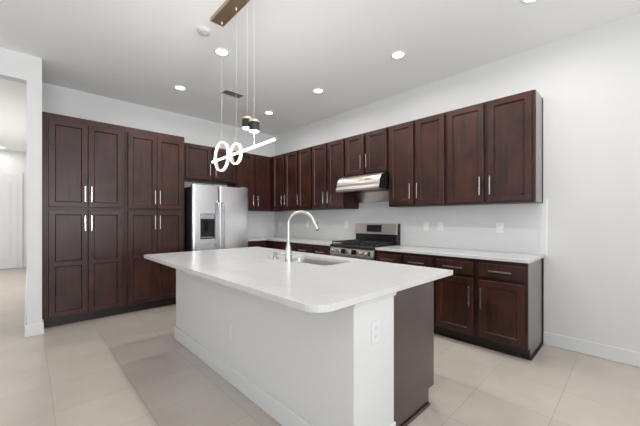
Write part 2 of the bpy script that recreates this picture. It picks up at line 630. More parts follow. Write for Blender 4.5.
def add_drawer(t, x0, x1, z0, z1, yf):
    m = MB()
    m.box(x0, x1, yf - 0.031, yf - 0.009, z0, z1)
    m.box(x0 + 0.05, x1 - 0.05, yf - 0.010, yf + 0.001, z0 + 0.03, z1 - 0.03)
    d = m.build('drawer', M['wood'], t, bevel=0.005, seg=2)
    pull(d, (x0 + x1) / 2, (z0 + z1) / 2, yf - 0.031, False)
    return d


def wall_cabinet(label, loc, rotz, w, z0, z1, doors, depth=0.322, group='wall cabinets', end_panel=False, fillers=None):
    """doors = [(x0, x1, handle side)]; local x to the right, front at y = -depth"""
    t = thing('wall_cabinet', label, 'cabinet', (loc[0], loc[1], z0), rotz, group)
    h = z1 - z0
    MB().box(0.0005, w - 0.0005, -depth, -0.001, 0, h).build('body', M['wood'], t, bevel=0.0015)
    for x0, x1, s in doors:
        add_door(t, x0, x1, 0.016, h - 0.016, -depth, s, 0.016 + 0.073 + HL / 2)
    if end_panel:
        MB().box(w, w + 0.006, -depth + 0.019, -0.019, 0.004, h).build('side_panel', M['wood_side'], t)
        MB().box(w, w + 0.010, -0.019, -0.001, -0.002, h).build('scribe_strip', M['dark_kick'], t)
    return t


def base_cabinet(label, loc, rotz, w, fronts, depth=0.600, group='base cabinets', end_panel=False, end=None, drawers=()):
    """drawers over doors"""
    t = thing('base_cabinet', label, 'cabinet', (loc[0], loc[1], 0), rotz, group)
    MB().box(0.0005, w - 0.0005, -depth, -0.001, 0.11, 0.883).build('body', M['wood'], t, bevel=0.0015)
    MB().box(0.0005, w - 0.0005, -depth + 0.075, -0.03, 0.0, 0.11).build('toe_kick', M['dark_kick'], t)
    for x0, x1 in drawers:
        add_drawer(t, x0, x1, 0.722, 0.846, -depth)
    for x0, x1, s in fronts:
        add_door(t, x0, x1, 0.128, 0.684, -depth, s, 0.684 - 0.075 - HL / 2)
    if end_panel:
        pts = [(-depth, 0.883), (-depth, 0.11), (-depth + 0.075, 0.11), (-depth + 0.075, 0.0), (-0.022, 0.0), (-0.022, 0.883)]
        MB().prism(pts, 0, w, w + 0.006).build('side_panel', M['wood_side'], t)
        MB().box(w, w + 0.014, -0.022, -0.001, 0.0, 0.883).build('scribe_strip', M['dark_kick'], t)
        MB().box(w + 0.006, w + 0.018, -depth + 0.075, -0.022, 0.0, 0.022).build('shoe_moulding', M['dark_kick'], t, bevel=0.005)
        MB().box(0, w + 0.018, -depth + 0.063, -depth + 0.075, 0.0, 0.022).build('shoe_moulding', M['dark_kick'], t, bevel=0.005)
    return t


def pair(w, gap=0.040, rev=0.020):
    c = w / 2
    return [(rev, c - gap / 2, 'R'), (c + gap / 2, w - rev, 'L')]


RZ = -pi / 2        # right-wall run: local x runs towards the camera (-Y)
UZ0, UZ1 = 1.436, 2.506

# right wall uppers, from the camera end to the corner
wall_cabinet('dark wooden wall cabinet at the free end of the right-hand run, beside bare white wall', (XR, 1.508), RZ, 0.842, UZ0, UZ1, pair(0.842), end_panel=True)
wall_cabinet('dark wooden wall cabinet directly right of the range hood', (XR, 2.283), RZ, 0.775, UZ0, UZ1, pair(0.775))
wall_cabinet('short dark wooden wall cabinet directly above the range hood', (XR, 3.048), RZ, 0.765, 1.905, UZ1, pair(0.765))
wall_cabinet('tall dark wooden two-door wall cabinet directly left of the range hood', (XR, 3.795), RZ, 0.747, UZ0, UZ1, pair(0.747))
wall_cabinet('narrow single-door dark wooden wall cabinet, second to the left of the range hood', (XR, 4.160), RZ, 0.365, UZ0, UZ1, [(0.018, 0.347, 'L')])
wall_cabinet('dark wooden wall cabinet on the right wall, running into the room corner', (XR, 5.011), RZ, 0.851, UZ0, UZ1,
             [(0.110, 0.455, 'R'), (0.495, 0.833, 'L')])
# back wall uppers
wall_cabinet('short dark wooden wall cabinet above the refrigerator', (1.703, YB), 0, 1.005, 1.915, UZ1, [(0.110, 0.535, 'R'), (0.577, 0.985, 'L')])
wall_cabinet('dark wooden two-door wall cabinet between refrigerator and room corner', (2.709, YB), 0, 1.080, UZ0, UZ1, [(0.020, 0.362, 'R'), (0.402, 0.745, 'L')])

# pantry pair
YP = 4.722


def pantry(label, x0, w, fill):
    t = thing('pantry_cabinet', label, 'cabinet', (x0, YB, 0), 0, 'tall pantry cabinets')
    dp = YB - YP
    MB().box(0.0005, w - 0.0005, -dp, -0.001, 0.11, 2.510).build('body', M['wood'], t, bevel=0.0015)
    MB().box(0.0005, w - 0.0005, -dp + 0.070, -0.03, 0.0, 0.11).build('toe_kick', M['dark_kick'], t)
    a, e = fill, w - 0.032
    c = (a + e) / 2
    for (xa, xb, s) in ((a, c - 0.002, 'R'), (c + 0.002, e, 'L')):
        add_door(t, xa, xb, 1.420, 2.437, -dp, s, 1.420 + 0.063 + HL / 2)
        add_door(t, xa, xb, 0.126, 1.386, -dp, s, 1.386 - 0.063 - HL / 2, mids=(0.745,))
    return t


pantry('tall dark wooden pantry cabinet standing against the white wall end', 0.114, 0.819, 0.057)
pantry('tall dark wooden pantry cabinet standing next to the refrigerator', 0.934, 0.769, 0.028)

# base run, right of the range
base_cabinet('dark base cabinet at the free end, two drawers over two doors beside the white baseboard', (XR, 1.512), RZ, 0.846,
             [(0.020, 0.400, 'R'), (0.450, 0.830, 'L')], end_panel=True, drawers=[(0.020, 0.400), (0.450, 0.830)])
base_cabinet('dark base cabinet directly right of the range, mostly hidden behind the island', (XR, 2.282), RZ, 0.769,
             [(0.020, 0.365, 'R'), (0.405, 0.750, 'L')], drawers=[(0.020, 0.365), (0.405, 0.750)])
# left of the range and round the corner
base_cabinet('dark base cabinet directly left of the range, drawer fronts seen behind the faucet', (XR, 3.860), RZ, 0.810,
             [(0.020, 0.385, 'R'), (0.425, 0.790, 'L')], drawers=[(0.020, 0.385), (0.425, 0.790)])
base_cabinet('dark corner base cabinet on the right wall, seen left of the faucet', (XR, 4.728), RZ, 0.866,
             [(0.420, 0.846, 'L')], drawers=[(0.420, 0.846)])
base_cabinet('dark base cabinet along the back wall, right of the refrigerator', (2.640, YB), 0, 1.140, [(0.020, 0.500, 'L')], drawers=[(0.020, 0.500)])


# ---------------------------------------------------------------- worktops
def slab(outer, hole, z0, z1, name, bevel=0.004):
    bm = bmesh.new()
    loops = [outer] + ([hole] if hole else [])
    edges = []
    for lp in loops:
        vs = [bm.verts.new((x, y, z1)) for x, y in lp]
        for i in range(len(vs)):
            edges.append(bm.edges.new((vs[i], vs[(i + 1) % len(vs)])))
    bmesh.ops.triangle_fill(bm, use_beauty=True, use_dissolve=False, edges=edges)
    ret = bmesh.ops.extrude_face_region(bm, geom=list(bm.faces))
    for v in [g for g in ret['geom'] if isinstance(g, bmesh.types.BMVert)]:
        v.co.z = z0
    m = MB()
    m.bm.free()
    m.bm = bm
    return m.build(name, M['quartz'], bevel=bevel)


def rounded(x0, x1, y0, y1, r, seg=8):
    """r = radii at (x0,y0), (x1,y0), (x1,y1), (x0,y1)"""
    pts = []
    for (cx, cy, a0, rr, sx, sy) in ((x0, y0, pi, r[0], 1, 1), (x1, y0, 1.5 * pi, r[1], -1, 1), (x1, y1, 0, r[2], -1, -1), (x0, y1, 0.5 * pi, r[3], 1, -1)):
        c = (cx + sx * rr, cy + sy * rr)
        for k in range(seg + 1):
            a = a0 + k / seg * pi / 2
            pts.append((c[0] + rr * cos(a), c[1] + rr * sin(a)))
    return pts


o = slab([(XR - 0.635, 0.640), (XR - 0.010, 0.640), (XR - 0.010, 2.280), (XR - 0.635, 2.280)], None, 0.884, 0.914, 'countertop')
tag(o, 'white quartz countertop on the base cabinets right of the range', 'countertop', 'kitchen countertops')
o = slab([(XR - 0.635, 3.050), (XR - 0.010, 3.050), (XR - 0.010, YB - 0.010), (2.635, YB - 0.010), (2.635, YB - 0.635), (XR - 0.635, YB - 0.635)], None, 0.884, 0.914, 'countertop')
tag(o, 'white quartz countertop turning the corner between range and refrigerator', 'countertop', 'kitchen countertops')

IX0, IX1, IY0, IY1 = 0.836, 2.151, 0.885, 3.447
SX0, SX1, SY0, SY1 = 1.640, 1.985, 1.650, 2.330
hole = rounded(SX0, SX1, SY0, SY1, (0.075, 0.075, 0.075, 0.075))
o = slab(rounded(IX0, IX1, IY0, IY1, (0.095, 0.015, 0.015, 0.035)), hole, 0.884, 0.914, 'island_countertop')
tag(o, 'large white quartz island countertop with rounded near corner and sink cut-out', 'countertop', 'kitchen countertops')


# ---------------------------------------------------------------- island
t = thing('kitchen_island', 'white kitchen island body with dark wooden end panel and white corner column', 'island', (1.14, 0.95, 0))
LX = lambda x: x - 1.14
LY = lambda y: y - 0.95
MB().box(LX(1.140), LX(1.290), LY(1.05), LY(3.405), 0, 0.883).build('knee_wall', M['wall'], t)
MB().box(LX(1.140), LX(1.492), LY(0.950), LY(1.05), 0, 0.883).build('column', M['wall'], t)
# stepped cap moulding under the worktop
prof = [(0, 0.838), (-0.004, 0.842), (-0.007, 0.856), (-0.016, 0.866), (-0.018, 0.883), (0.0, 0.883)]
m = MB().prism([(LY(0.950) + a, z) for a, z in prof], 0, LX(1.140), LX(1.510))
m.prism([(LX(1.492) - a, z) for a, z in prof], 1, LY(0.950), LY(0.985))
m.build('cap_moulding', M['trim'], t, merge=False)
MB().box(LX(1.290), LX(2.052), LY(1.000), LY(3.405), 0.11, 0.690).build('cabinet_body', M['wood'], t)
m = MB()
m.box(LX(1.290), LX(2.052), LY(1.000), LY(1.60), 0.690, 0.883).box(LX(1.290), LX(2.052), LY(2.39), LY(3.405), 0.690, 0.883)
m.box(LX(2.034), LX(2.052), LY(1.60), LY(2.39), 0.690, 0.883)
m.build('upper_frame', M['wood'], t)
pts = [(LX(1.492), 0.0), (LX(1.980), 0.0), (LX(1.980), 0.11), (LX(2.056), 0.11), (LX(2.056), 0.883), (LX(1.492), 0.883)]
MB().prism(pts, 1, LY(0.985), LY(1.0)).build('end_panel', M['wood_side'], t, bevel=0.001)
MB().box(LX(1.492), LX(1.980), LY(0.972), LY(0.985), 0, 0.022).build('shoe_moulding', M['wood_side'], t, bevel=0.006)
MB().box(LX(1.300), LX(1.972), LY(1.000), LY(3.405), 0.0, 0.11).build('toe_kick', M['dark_kick'], t)
m = MB()
m.box(LX(1.140) - BBT, LX(1.140), LY(0.950) - BBT, LY(3.405) + BBT, 0, BBH)
m.box(LX(1.140), LX(1.492) + 0.004, LY(0.950) - BBT, LY(0.950), 0, BBH)
m.box(LX(1.140), LX(1.29), LY(3.405), LY(3.405) + BBT, 0, BBH)
m.build('baseboard', M['trim'], t, bevel=0.006, merge=False)
# fronts on the working side (facing +x)
yy = [(1.02, 1.40, 'R'), (1.44, 1.82, 'L'), (1.86, 2.20, 'R'), (2.24, 2.58, 'L')]
for y0, y1, s in yy:
    m = MB()
    door_mesh(m, y0, y1, 0.128, 0.846, 2.052, th=-0.020)   # built facing +y, turned below
    for v in m.bm.verts:
        x, y, z = v.co
        v.co = (LX(2.052 + (2.052 - y)), LY(x), z)
    d = m.build('door', M['wood'], t)
    m = MB()
    hy = y1 - 0.029 if s == 'R' else y0 + 0.029
    m.box(LX(2.102), LX(2.112), LY(hy) - 0.006, LY(hy) + 0.006, 0.68 - HL / 2, 0.68 + HL / 2)
    for q in (-1, 1):
        m.box(LX(2.072), LX(2.102), LY(hy) - 0.005, LY(hy) + 0.005, 0.68 + q * 0.064 - 0.005, 0.68 + q * 0.064 + 0.005)
    m.build('handle', M['nickel'], d, merge=False)

# sink bowl under the cut-out
t = thing('sink', 'stainless steel undermount sink set into the island countertop', 'sink', ((SX0 + SX1) / 2, (SY0 + SY1) / 2, 0.884))
cx, cy = (SX0 + SX1) / 2, (SY0 + SY1) / 2
bm = MB()
lv = [(-0.022, 0.0, -0.001), (0.0, 0.0, -0.001), (0.004, 0.0, -0.02), (0.010, 0.0, -0.155), (0.022, 0.0, -0.175), (0.055, 0.0, -0.182)]
rings = []
for ins, _, z in lv:
    lp = rounded(SX0 - cx + ins, SX1 - cx - ins, SY0 - cy + ins, SY1 - cy - ins, [max(0.075 - ins, 0.02)] * 4)
    rings.append([bm.bm.verts.new((x, y, z)) for x, y in lp])
for A, B in zip(rings, rings[1:]):
    for k in range(len(A)):
        f = bm.bm.faces.new((A[k], A[(k + 1) % len(A)], B[(k + 1) % len(A)], B[k]))
        f.smooth = True
bm.bm.faces.new(rings[-1])
ob = bm.build('basin', M['steel_sink'], t)
sm = ob.modifiers.new('sheet', 'SOLIDIFY')
sm.thickness = 0.0015
sm.offset = 1
MB().lathe([(0, 0.002), (0.02, 0.002), (0.026, 0.006), (0.042, 0.005), (0.044, 0.0), (0, 0)], (0, 0, -0.181)).build('drain', M['chrome'], t)

# faucet
FX, FY = 1.588, 2.037
t = thing('faucet', 'tall chrome gooseneck kitchen faucet standing on the island beside the sink', 'faucet', (FX, FY, 0.914))
MB().lathe([(0.0, 0.0), (0.033, 0.0), (0.033, 0.004), (0.0300, 0.008), (0.0290, 0.04), (0.0270, 0.085), (0.0215, 0.125), (0.0135, 0.160), (0.0, 0.160)]).build('base', M['chrome'], t)
dx, dy = cos(radians(-50)), sin(radians(-50))
R = 0.108
zt = 0.312
path = [(0, 0, 0.145), (0, 0, 0.20), (0, 0, 0.26), (0, 0, zt)]
for k in range(1, 19):
    a = pi - k / 18 * radians(158)
    u, z = R + R * cos(a), zt + R * sin(a)
    path.append((u * dx, u * dy, z))
MB().tube(path, 0.0125, 18).build('spout', M['chrome'], t)
e0, e1 = Vector(path[-2]), Vector(path[-1])
dr = (e1 - e0).normalized()
hd = MB()
hd.tube([e1 - dr * 0.002, e1 + dr * 0.012, e1 + dr * 0.06, e1 + dr * 0.088], [0.0135, 0.0150, 0.0165, 0.0165], 18)
h = hd.build('spray_head', M['chrome'], t)
MB().tube([e1 + dr * 0.088, e1 + dr * 0.097], [0.0155, 0.0145], 18).build('nozzle', M['rubber'], h)
nrm = Vector((-dx * 0.35 - dy * -0.2, -dy, 0.0)).normalized()
MB().box(-0.004, 0.004, -0.003, 0.003, -0.02, 0.02).build('button', M['rubber'], h).location = e1 + dr * 0.045 + Vector((0.6, -0.8, 0.15)).normalized() * 0.0155
MB().tube([(-0.020, 0.017, 0.066), (-0.036, 0.031, 0.066), (-0.046, 0.040, 0.066)], [0.012, 0.0125, 0.0115], 14).build('lever_hub', M['chrome'], t)
MB().tube([(-0.042, 0.036, 0.066), (-0.050, 0.070, 0.070), (-0.055, 0.105, 0.074)], [0.006, 0.0055, 0.0045], 10).build('lever', M['chrome'], t)

# soap dispenser
t = thing('soap_dispenser', 'small chrome soap dispenser on the island countertop left of the faucet', 'soap dispenser', (1.600, 2.245, 0.914))
MB().lathe([(0, 0), (0.024, 0), (0.024, 0.005), (0.019, 0.009), (0.017, 0.03), (0.012, 0.034), (0, 0.034)]).build('base', M['steel_handle'], t)
MB().lathe([(0, 0.032), (0.008, 0.034), (0.008, 0.045), (0.019, 0.047), (0.019, 0.060), (0.016, 0.064), (0, 0.065)]).build('pump', M['steel_handle'], t)
MB().tube([(0.01, 0, 0.054), (0.05, 0.0, 0.055), (0.075, 0, 0.048)], [0.007, 0.006, 0.005], 10).build('nozzle', M['steel_handle'], t)
t = thing('air_switch', 'flat round chrome button cover on the island countertop left of the soap dispenser', 'button', (1.590, 2.355, 0.914))
MB().lathe([(0, 0), (0.020, 0), (0.020, 0.004), (0.016, 0.007), (0, 0.007)]).build('flange', M['steel_handle'], t)
MB().lathe([(0, 0.006), (0.010, 0.006), (0.010, 0.011), (0, 0.012)]).build('push_button', M['steel_handle'], t)

# ---------------------------------------------------------------- refrigerator
FRX0, FRX1, FRY, FRH = 1.722, 2.622, 4.442, 1.780
W = FRX1 - FRX0
t = thing('refrigerator', 'stainless steel side-by-side refrigerator with black sides and in-door dispenser', 'refrigerator', (FRX0, FRY, 0))
MB().box(0.004, W - 0.004, 0.075, 0.870, 0.02, 1.755).build('case', M['black'], t, bevel=0.004)
MB().box(0.01, W - 0.01, 0.09, 0.85, 0.0, 0.02).build('base', M['black_matte'], t)
MB().box(0.01, W - 0.01, 0.035, 0.075, 0.012, 0.10).build('base_grille', M['black_matte'], t)
SPL = 0.402
DZ0 = 0.11


def fridge_door(name, x0, x1, cut=None):
    m = MB()
    n = 10
    th, bow = 0.065, 0.007
    # gently bowed front
    def yb(x):
        u = (x - x0) / (x1 - x0) * 2 - 1
        e = max(0, abs(u) - 0.93) / 0.07
        return -bow * (1 - u * u) + 0.003 * e * e
    if cut is None:
        xs = [x0 + (x1 - x0) * k / 24 for k in range(25)]
        zs = [DZ0, FRH]
    else:
        xs = sorted(set([x0 + (x1 - x0) * k / 24 for k in range(25) if not (cut[0] < x0 + (x1 - x0) * k / 24 < cut[1])] + [cut[0], cut[1]]))
        zs = [DZ0, cut[2], cut[3], FRH]
    for i in range(len(xs) - 1):
        for j in range(len(zs) - 1):
            if cut and j == 1 and xs[i] >= cut[0] - 1e-6 and xs[i + 1] <= cut[1] + 1e-6:
                continue
            f = m.quad(((xs[i], yb(xs[i]), zs[j]), (xs[i + 1], yb(xs[i + 1]), zs[j]), (xs[i + 1], yb(xs[i + 1]), zs[j + 1]), (xs[i], yb(xs[i]), zs[j + 1])))
            f.smooth = True
        for z in (zs[0], zs[-1]):
            m.quad(((xs[i], yb(xs[i]), z), (xs[i + 1], yb(xs[i + 1]), z), (xs[i + 1], th, z), (xs[i], th, z)))
    for x in (x0, x1):
        for j in range(len(zs) - 1):
            m.quad(((x, yb(x), zs[j]), (x, yb(x), zs[j + 1]), (x, th, zs[j + 1]), (x, th, zs[j])))
    m.quad(((x0, th, zs[0]), (x1, th, zs[0]), (x1, th, zs[-1]), (x0, th, zs[-1])))
    return m.build(name, M['steel_fridge'], t)


CUT = (0.110, 0.318, 0.985, 1.350)
fd = fridge_door('freezer_door', 0.0, SPL - 0.006, CUT)
rd = fridge_door('fresh_food_door', SPL + 0.006, W)
for d, x, s in ((fd, SPL - 0.040, -1), (rd, SPL + 0.040, 1)):
    pts = [(x, -0.003, 1.535), (x, -0.030, 1.530), (x, -0.055, 1.50), (x, -0.062, 1.35), (x, -0.064, 1.05), (x, -0.062, 0.72), (x, -0.055, 0.58), (x, -0.030, 0.55), (x, -0.003, 0.545)]
    MB().tube(pts, [0.012, 0.013, 0.014, 0.0145, 0.0145, 0.0145, 0.014, 0.013, 0.012], 14).build('handle', M['steel_handle'], d)
# dispenser
ca, cb, c0, c1 = CUT
m = MB()
zc = 1.276
m.box(ca, cb, 0.050, 0.055, c0, zc)
m.box(ca, ca + 0.006, -0.006, 0.052, c0, zc).box(cb - 0.006, cb, -0.006, 0.052, c0, zc).box(ca, cb, -0.008, 0.052, c0, c0 + 0.014)
m.box(ca - 0.006, ca, -0.0085, 0.01, c0 - 0.006, c1 + 0.006).box(cb, cb + 0.006, -0.0085, 0.01, c0 - 0.006, c1 + 0.006)
m.box(ca - 0.006, cb + 0.006, -0.0085, 0.01, c1, c1 + 0.006).box(ca - 0.006, cb + 0.006, -0.0085, 0.01, c0 - 0.006, c0)
disp = m.build('dispenser', M['black'], fd, merge=False)
MB().box(ca, cb, -0.010, 0.052, zc, c1).build('control_panel', M['panel_light'], fd, bevel=0.004)
MB().prism([(0.02, 1.25), (0.035, 1.25), (0.045, 1.10), (0.030, 1.10)], 0, (ca + cb) / 2 - 0.025, (ca + cb) / 2 + 0.025).build('paddle', M['glass_black'], fd)
for k in range(4):
    xk = ca + 0.030 + k * 0.044
    MB().box(xk, xk + 0.022, -0.0115, -0.009, 1.295, 1.322).build('key', M['grey_panel'], fd)
MB().box(ca + 0.012, cb - 0.012, -0.004, 0.048, c0 + 0.014, c0 + 0.022).build('drip_tray', M['grey_panel'], fd)
for x0, x1 in ((0.02, 0.11), (W - 0.11, W - 0.02), (SPL - 0.06, SPL + 0.06)):
    MB().box(x0, x1, 0.02, 0.16, 1.755, 1.795).build('hinge_cover', M['grey_panel'], t, bevel=0.004)

# ---------------------------------------------------------------- range
RY0, RY1, RXF = 2.288, 3.042, 3.120
t = thing('gas_range', 'stainless steel gas range with black grates standing under the range hood', 'range', (XR - 0.012, RY1, 0), RZ)
RW = RY1 - RY0
RD = XR - 0.012 - RXF       # depth from wall to control panel
F = -RD
MB().box(0.0, RW, F + 0.045, -0.005, 0.06, 0.915).build('body', M['black'], t)
for x in (0.03, RW - 0.06):
    for y in (F + 0.08, -0.08):
        MB().box(x, x + 0.03, y, y + 0.03, 0.0, 0.06).build('foot', M['black_matte'], t)
MB().box(0.004, RW - 0.004, F + 0.01, F + 0.045, 0.065, 0.215).build('storage_drawer', M['steel'], t, bevel=0.004)
od = MB().box(0.004, RW - 0.004, F + 0.005, F + 0.045, 0.225, 0.778).build('oven_door', M['steel'], t, bevel=0.004)
MB().box(0.11, RW - 0.11, F + 0.001, F + 0.006, 0.33, 0.64).build('oven_window', M['glass_black'], od)
m = MB().tube([(0.05, F - 0.045, 0.725), (RW - 0.05, F - 0.045, 0.725)], 0.013, 14)
for x in (0.075, RW - 0.075):
    m.tube([(x, F + 0.006, 0.725), (x, F - 0.045, 0.725)], 0.009, 10)
m.build('oven_handle', M['nickel'], od, merge=False)
cp = MB().prism([(F + 0.000, 0.785), (F + 0.045, 0.785), (F + 0.045, 0.885), (F + 0.030, 0.885), (F + 0.012, 0.872)], 0, 0.0, RW).build('control_panel', M['steel_light'], t, bevel=0.003)
for x in (0.075, 0.165, 0.345, 0.535, 0.630):
    m = MB().lathe([(0, -0.042), (0.0195, -0.042), (0.0215, -0.038), (0.0225, -0.010), (0.027, -0.006), (0.027, 0.0), (0, 0)], (x, F + 0.001, 0.828), axis=1)
    k = m.build('knob', M['nickel'], cp)
    MB().box(x - 0.0035, x + 0.0035, F - 0.046, F - 0.040, 0.810, 0.846).build('knob_grip', M['nickel'], k, bevel=0.002)
for x in (0.255, 0.440):
    MB().box(x - 0.040, x + 0.040, F - 0.002, F + 0.004, 0.800, 0.862).build('vent_slots', M['black'], cp)
MB().box(RW - 0.085, RW - 0.035, F - 0.003, F + 0.004, 0.802, 0.860).build('badge_plate', M['nickel'], cp)
# cooktop
MB().prism([(F + 0.012, 0.885), (F + 0.004, 0.905), (F + 0.012, 0.922), (-0.09, 0.922), (-0.09, 0.885)], 0, -0.002, RW + 0.002).build('cooktop', M['enamel'], t, bevel=0.004)
for i, (x, y, r) in enumerate(((0.15, F + 0.17, 0.045), (0.15, F + 0.44, 0.036), (RW / 2, F + 0.30, 0.05), (RW - 0.15, F + 0.17, 0.05), (RW - 0.15, F + 0.44, 0.038))):
    MB().lathe([(0, 0.922), (r + 0.012, 0.922), (r + 0.010, 0.930), (r, 0.932), (r, 0.938), (r - 0.006, 0.942), (0, 0.942)], (x, y, 0)).build('burner', M['iron'], t)
for i in range(3):
    x0, x1 = 0.010 + i * (RW - 0.02) / 3 + 0.003, 0.010 + (i + 1) * (RW - 0.02) / 3 - 0.003
    y0, y1 = F + 0.035, -0.11
    m = MB()
    zz0, zz1 = 0.946, 0.960
    for y in (y0, y1 - 0.012):
        m.box(x0, x1, y, y + 0.012, zz0, zz1)
    for x in (x0, x1 - 0.012):
        m.box(x, x + 0.012, y0, y1, zz0, zz1)
    for fr in (0.25, 0.5, 0.75):
        y = y0 + (y1 - y0) * fr
        m.box(x0, x1, y - 0.005, y + 0.005, zz0, zz1)
    for fr in (0.35, 0.65):
        x = x0 + (x1 - x0) * fr
        m.box(x - 0.005, x + 0.005, y0, y1, zz0, zz1)
    for x in (x0, x1 - 0.012):
        for y in (y0, y1 - 0.012, (y0 + y1) / 2):
            m.box(x, x + 0.012, y, y + 0.012, 0.922, zz0)
    m.build('grate', M['iron'], t, merge=False, bevel=0.002, seg=1)
# backguard: black riser and leaning stainless panel
MB().box(0.006, RW - 0.006, -0.085, -0.002, 0.885, 1.21).build('backguard_riser', M['black'], t, bevel=0.003)
bg = MB().prism([(-0.112, 1.055), (-0.086, 1.055), (-0.070, 1.212), (-0.093, 1.212)], 0, 0.004, RW - 0.004).build('backguard_panel', M['steel'], t, bevel=0.003)
ang = math.atan2(0.019, 0.157)
d = MB().prism([(-0.1100, 1.087), (-0.1060, 1.087), (-0.0950, 1.188), (-0.0990, 1.188)], 0, RW * 0.31, RW * 0.66).build('display', M['display'], bg)

# ---------------------------------------------------------------- range hood
HX0 = 3.250
t = thing('range_hood', 'curved stainless steel range hood mounted over the gas range', 'range hood', (XR - 0.001, 3.044, 1.53), RZ)
HW = 0.752
hf = -(XR - 0.001 - HX0)
arc = []
for k in range(13):
    a = k / 12 * pi / 2
    arc.append((hf + 0.012 + 0.165 * (1 - cos(a)) ** 1.15, 1.700 - 1.53 + 0.200 * sin(a) ** 0.85 * 1.0))
prof = [(hf, 1.678 - 1.53), (hf, 1.698 - 1.53)] + arc[1:] + [(-0.02, 1.902 - 1.53), (-0.02, 1.678 - 1.53)]
prof = [(y, min(z, 1.902 - 1.53)) for y, z in prof]
shell = MB()
front = [(hf, 1.672 - 1.53), (hf, 1.696 - 1.53)] + arc[1:]
outer = front
inner = [(y + 0.004, z - 0.003) for y, z in reversed(front)]
shell.prism(outer + inner, 0, 0.0, HW)
sh = shell.build('front_shell', M['steel'], t, merge=True)
side_prof = [(hf + 0.008, 1.675 - 1.53)] + [(y + 0.006, z - 0.005) for y, z in front[1:]] + [(-0.01, front[-1][1] - 0.005), (-0.01, 1.675 - 1.53)]
MB().prism(side_prof, 0, 0.002, HW - 0.002).build('body', M['black'], t)
MB().box(0.002, HW - 0.002, hf + 0.010, hf + 0.085, 1.668 - 1.53, 1.676 - 1.53).build('lip', M['steel'], t)
m = MB().prism([(-0.112, 1.676 - 1.53), (-0.092, 1.676 - 1.53), (-0.001, 1.545 - 1.53), (-0.001, 1.530 - 1.53), (-0.012, 1.530 - 1.53)], 0, 0.006, HW - 0.006)
m.build('rear_panel', M['steel'], t)
for k in range(3):
    x = HW * 0.70 + k * 0.036
    y, z = arc[4]
    MB().lathe([(0, -0.006), (0.007, -0.005), (0.008, 0.004), (0, 0.004)], (x, y - 0.000, z + 0.0), axis=1, seg=14).build('button', M['black_matte'], sh)


# ---------------------------------------------------------------- outlets
def outlet(label, loc, rotz, duplex=True, group='wall outlets', pm='plastic_white'):
    t = thing('outlet', label, 'outlet', loc, rotz, group)
    MB().box(-0.036, 0.036, -0.006, 0.0, -0.058, 0.058).build('cover_plate', M[pm], t, bevel=0.003)
    if duplex:
        for s in (-1, 1):
            r = MB().box(-0.017, 0.017, -0.009, -0.005, s * 0.021 - 0.015, s * 0.021 + 0.015).build('socket', M[pm], t, bevel=0.003)
            m = MB()
            for x in (-0.007, 0.005):
                m.box(x, x + 0.002, -0.0095, -0.0088, s * 0.021 - 0.004, s * 0.021 + 0.006)
            m.build('slot', M['plastic_slot'], r, merge=False)
    else:
        MB().box(-0.017, 0.017, -0.010, -0.005, -0.033, 0.033).build('rocker', M['plastic_white'], t, bevel=0.003)
    return t


SPX = XR - 0.010
outlet('white outlet on the splashback, nearest the free end of the counter', (SPX, 1.047, 1.180), RZ)
outlet('white switch plate on the splashback, right one of a pair beside the range', (SPX, 1.727, 1.183), RZ, False)
outlet('white outlet plate on the splashback, left one of a pair beside the range', (SPX, 1.913, 1.183), RZ)
outlet('white outlet on the splashback immediately left of the range backguard', (SPX, 3.307, 1.180), RZ)
outlet('white outlet on the splashback seen inside the faucet arch', (SPX, 4.265, 1.190), RZ)
outlet('white outlet on the splashback by the room corner, seen left of the faucet', (SPX, 5.120, 1.185), RZ)
outlet('white outlet on the white end column of the island', (1.313, 0.950, 0.680), 0, pm='trim')
outlet('white outlet low on the long white side of the island', (1.140, 2.215, 0.400), RZ, pm='wall')


# ---------------------------------------------------------------- ceiling things
def can_light(label, x, y):
    t = thing('recessed_light', label, 'ceiling light', (x, y, ZC), 0, 'recessed ceiling lights')
    MB().lathe([(0.060, 0.0), (0.082, 0.0), (0.082, -0.004), (0.064, -0.008), (0.058, -0.004), (0.060, 0.0)]).build('trim_ring', M['plastic_white'], t)
    MB().lathe([(0, -0.001), (0.061, -0.001), (0.061, -0.004), (0, -0.005)]).build('lens', M['lens'], t)
    area_light('lamp', (0, 0, -0.012), (0, 0, 0), 0.11, 0.11, POWER_CAN, (1.0, 0.97, 0.935), spread=radians(170), shape='DISK', parent=t)
    return t


for lb, x, y in (
        ('round recessed ceiling light closest to the smoke detector and pendant canopy', 1.485, 3.050),
        ('round recessed ceiling light above the tall pantry cabinets', 1.483, 4.270),
        ('round recessed ceiling light nearest the room corner', 2.895, 4.243),
        ('round recessed ceiling light in front of the range hood', 2.891, 3.047),
        ('round recessed ceiling light in front of the cabinets right of the hood', 2.885, 1.781),
        ('round recessed ceiling light cut off by the top edge of the picture', 2.900, 0.570)):
    can_light(lb, x, y)
# two more of the same row above and behind the frame light the island from overhead
for lb, x, y in (('round recessed ceiling light straight above the island sink', 1.485, 1.78),
                 ('round recessed ceiling light above the dark end panel of the island', 1.485, 0.57)):
    can_light(lb, x, y)

t = thing('smoke_detector', 'round white smoke detector on the ceiling beside the pendant canopy', 'smoke detector', (1.196, 2.821, ZC))
MB().lathe([(0, 0), (0.062, 0), (0.062, -0.012), (0.055, -0.026), (0.036, -0.032), (0, -0.033)]).build('housing', M['detector'], t)
MB().lathe([(0, -0.031), (0.018, -0.032), (0.017, -0.037), (0, -0.038)]).build('sensor', M['detector'], t)

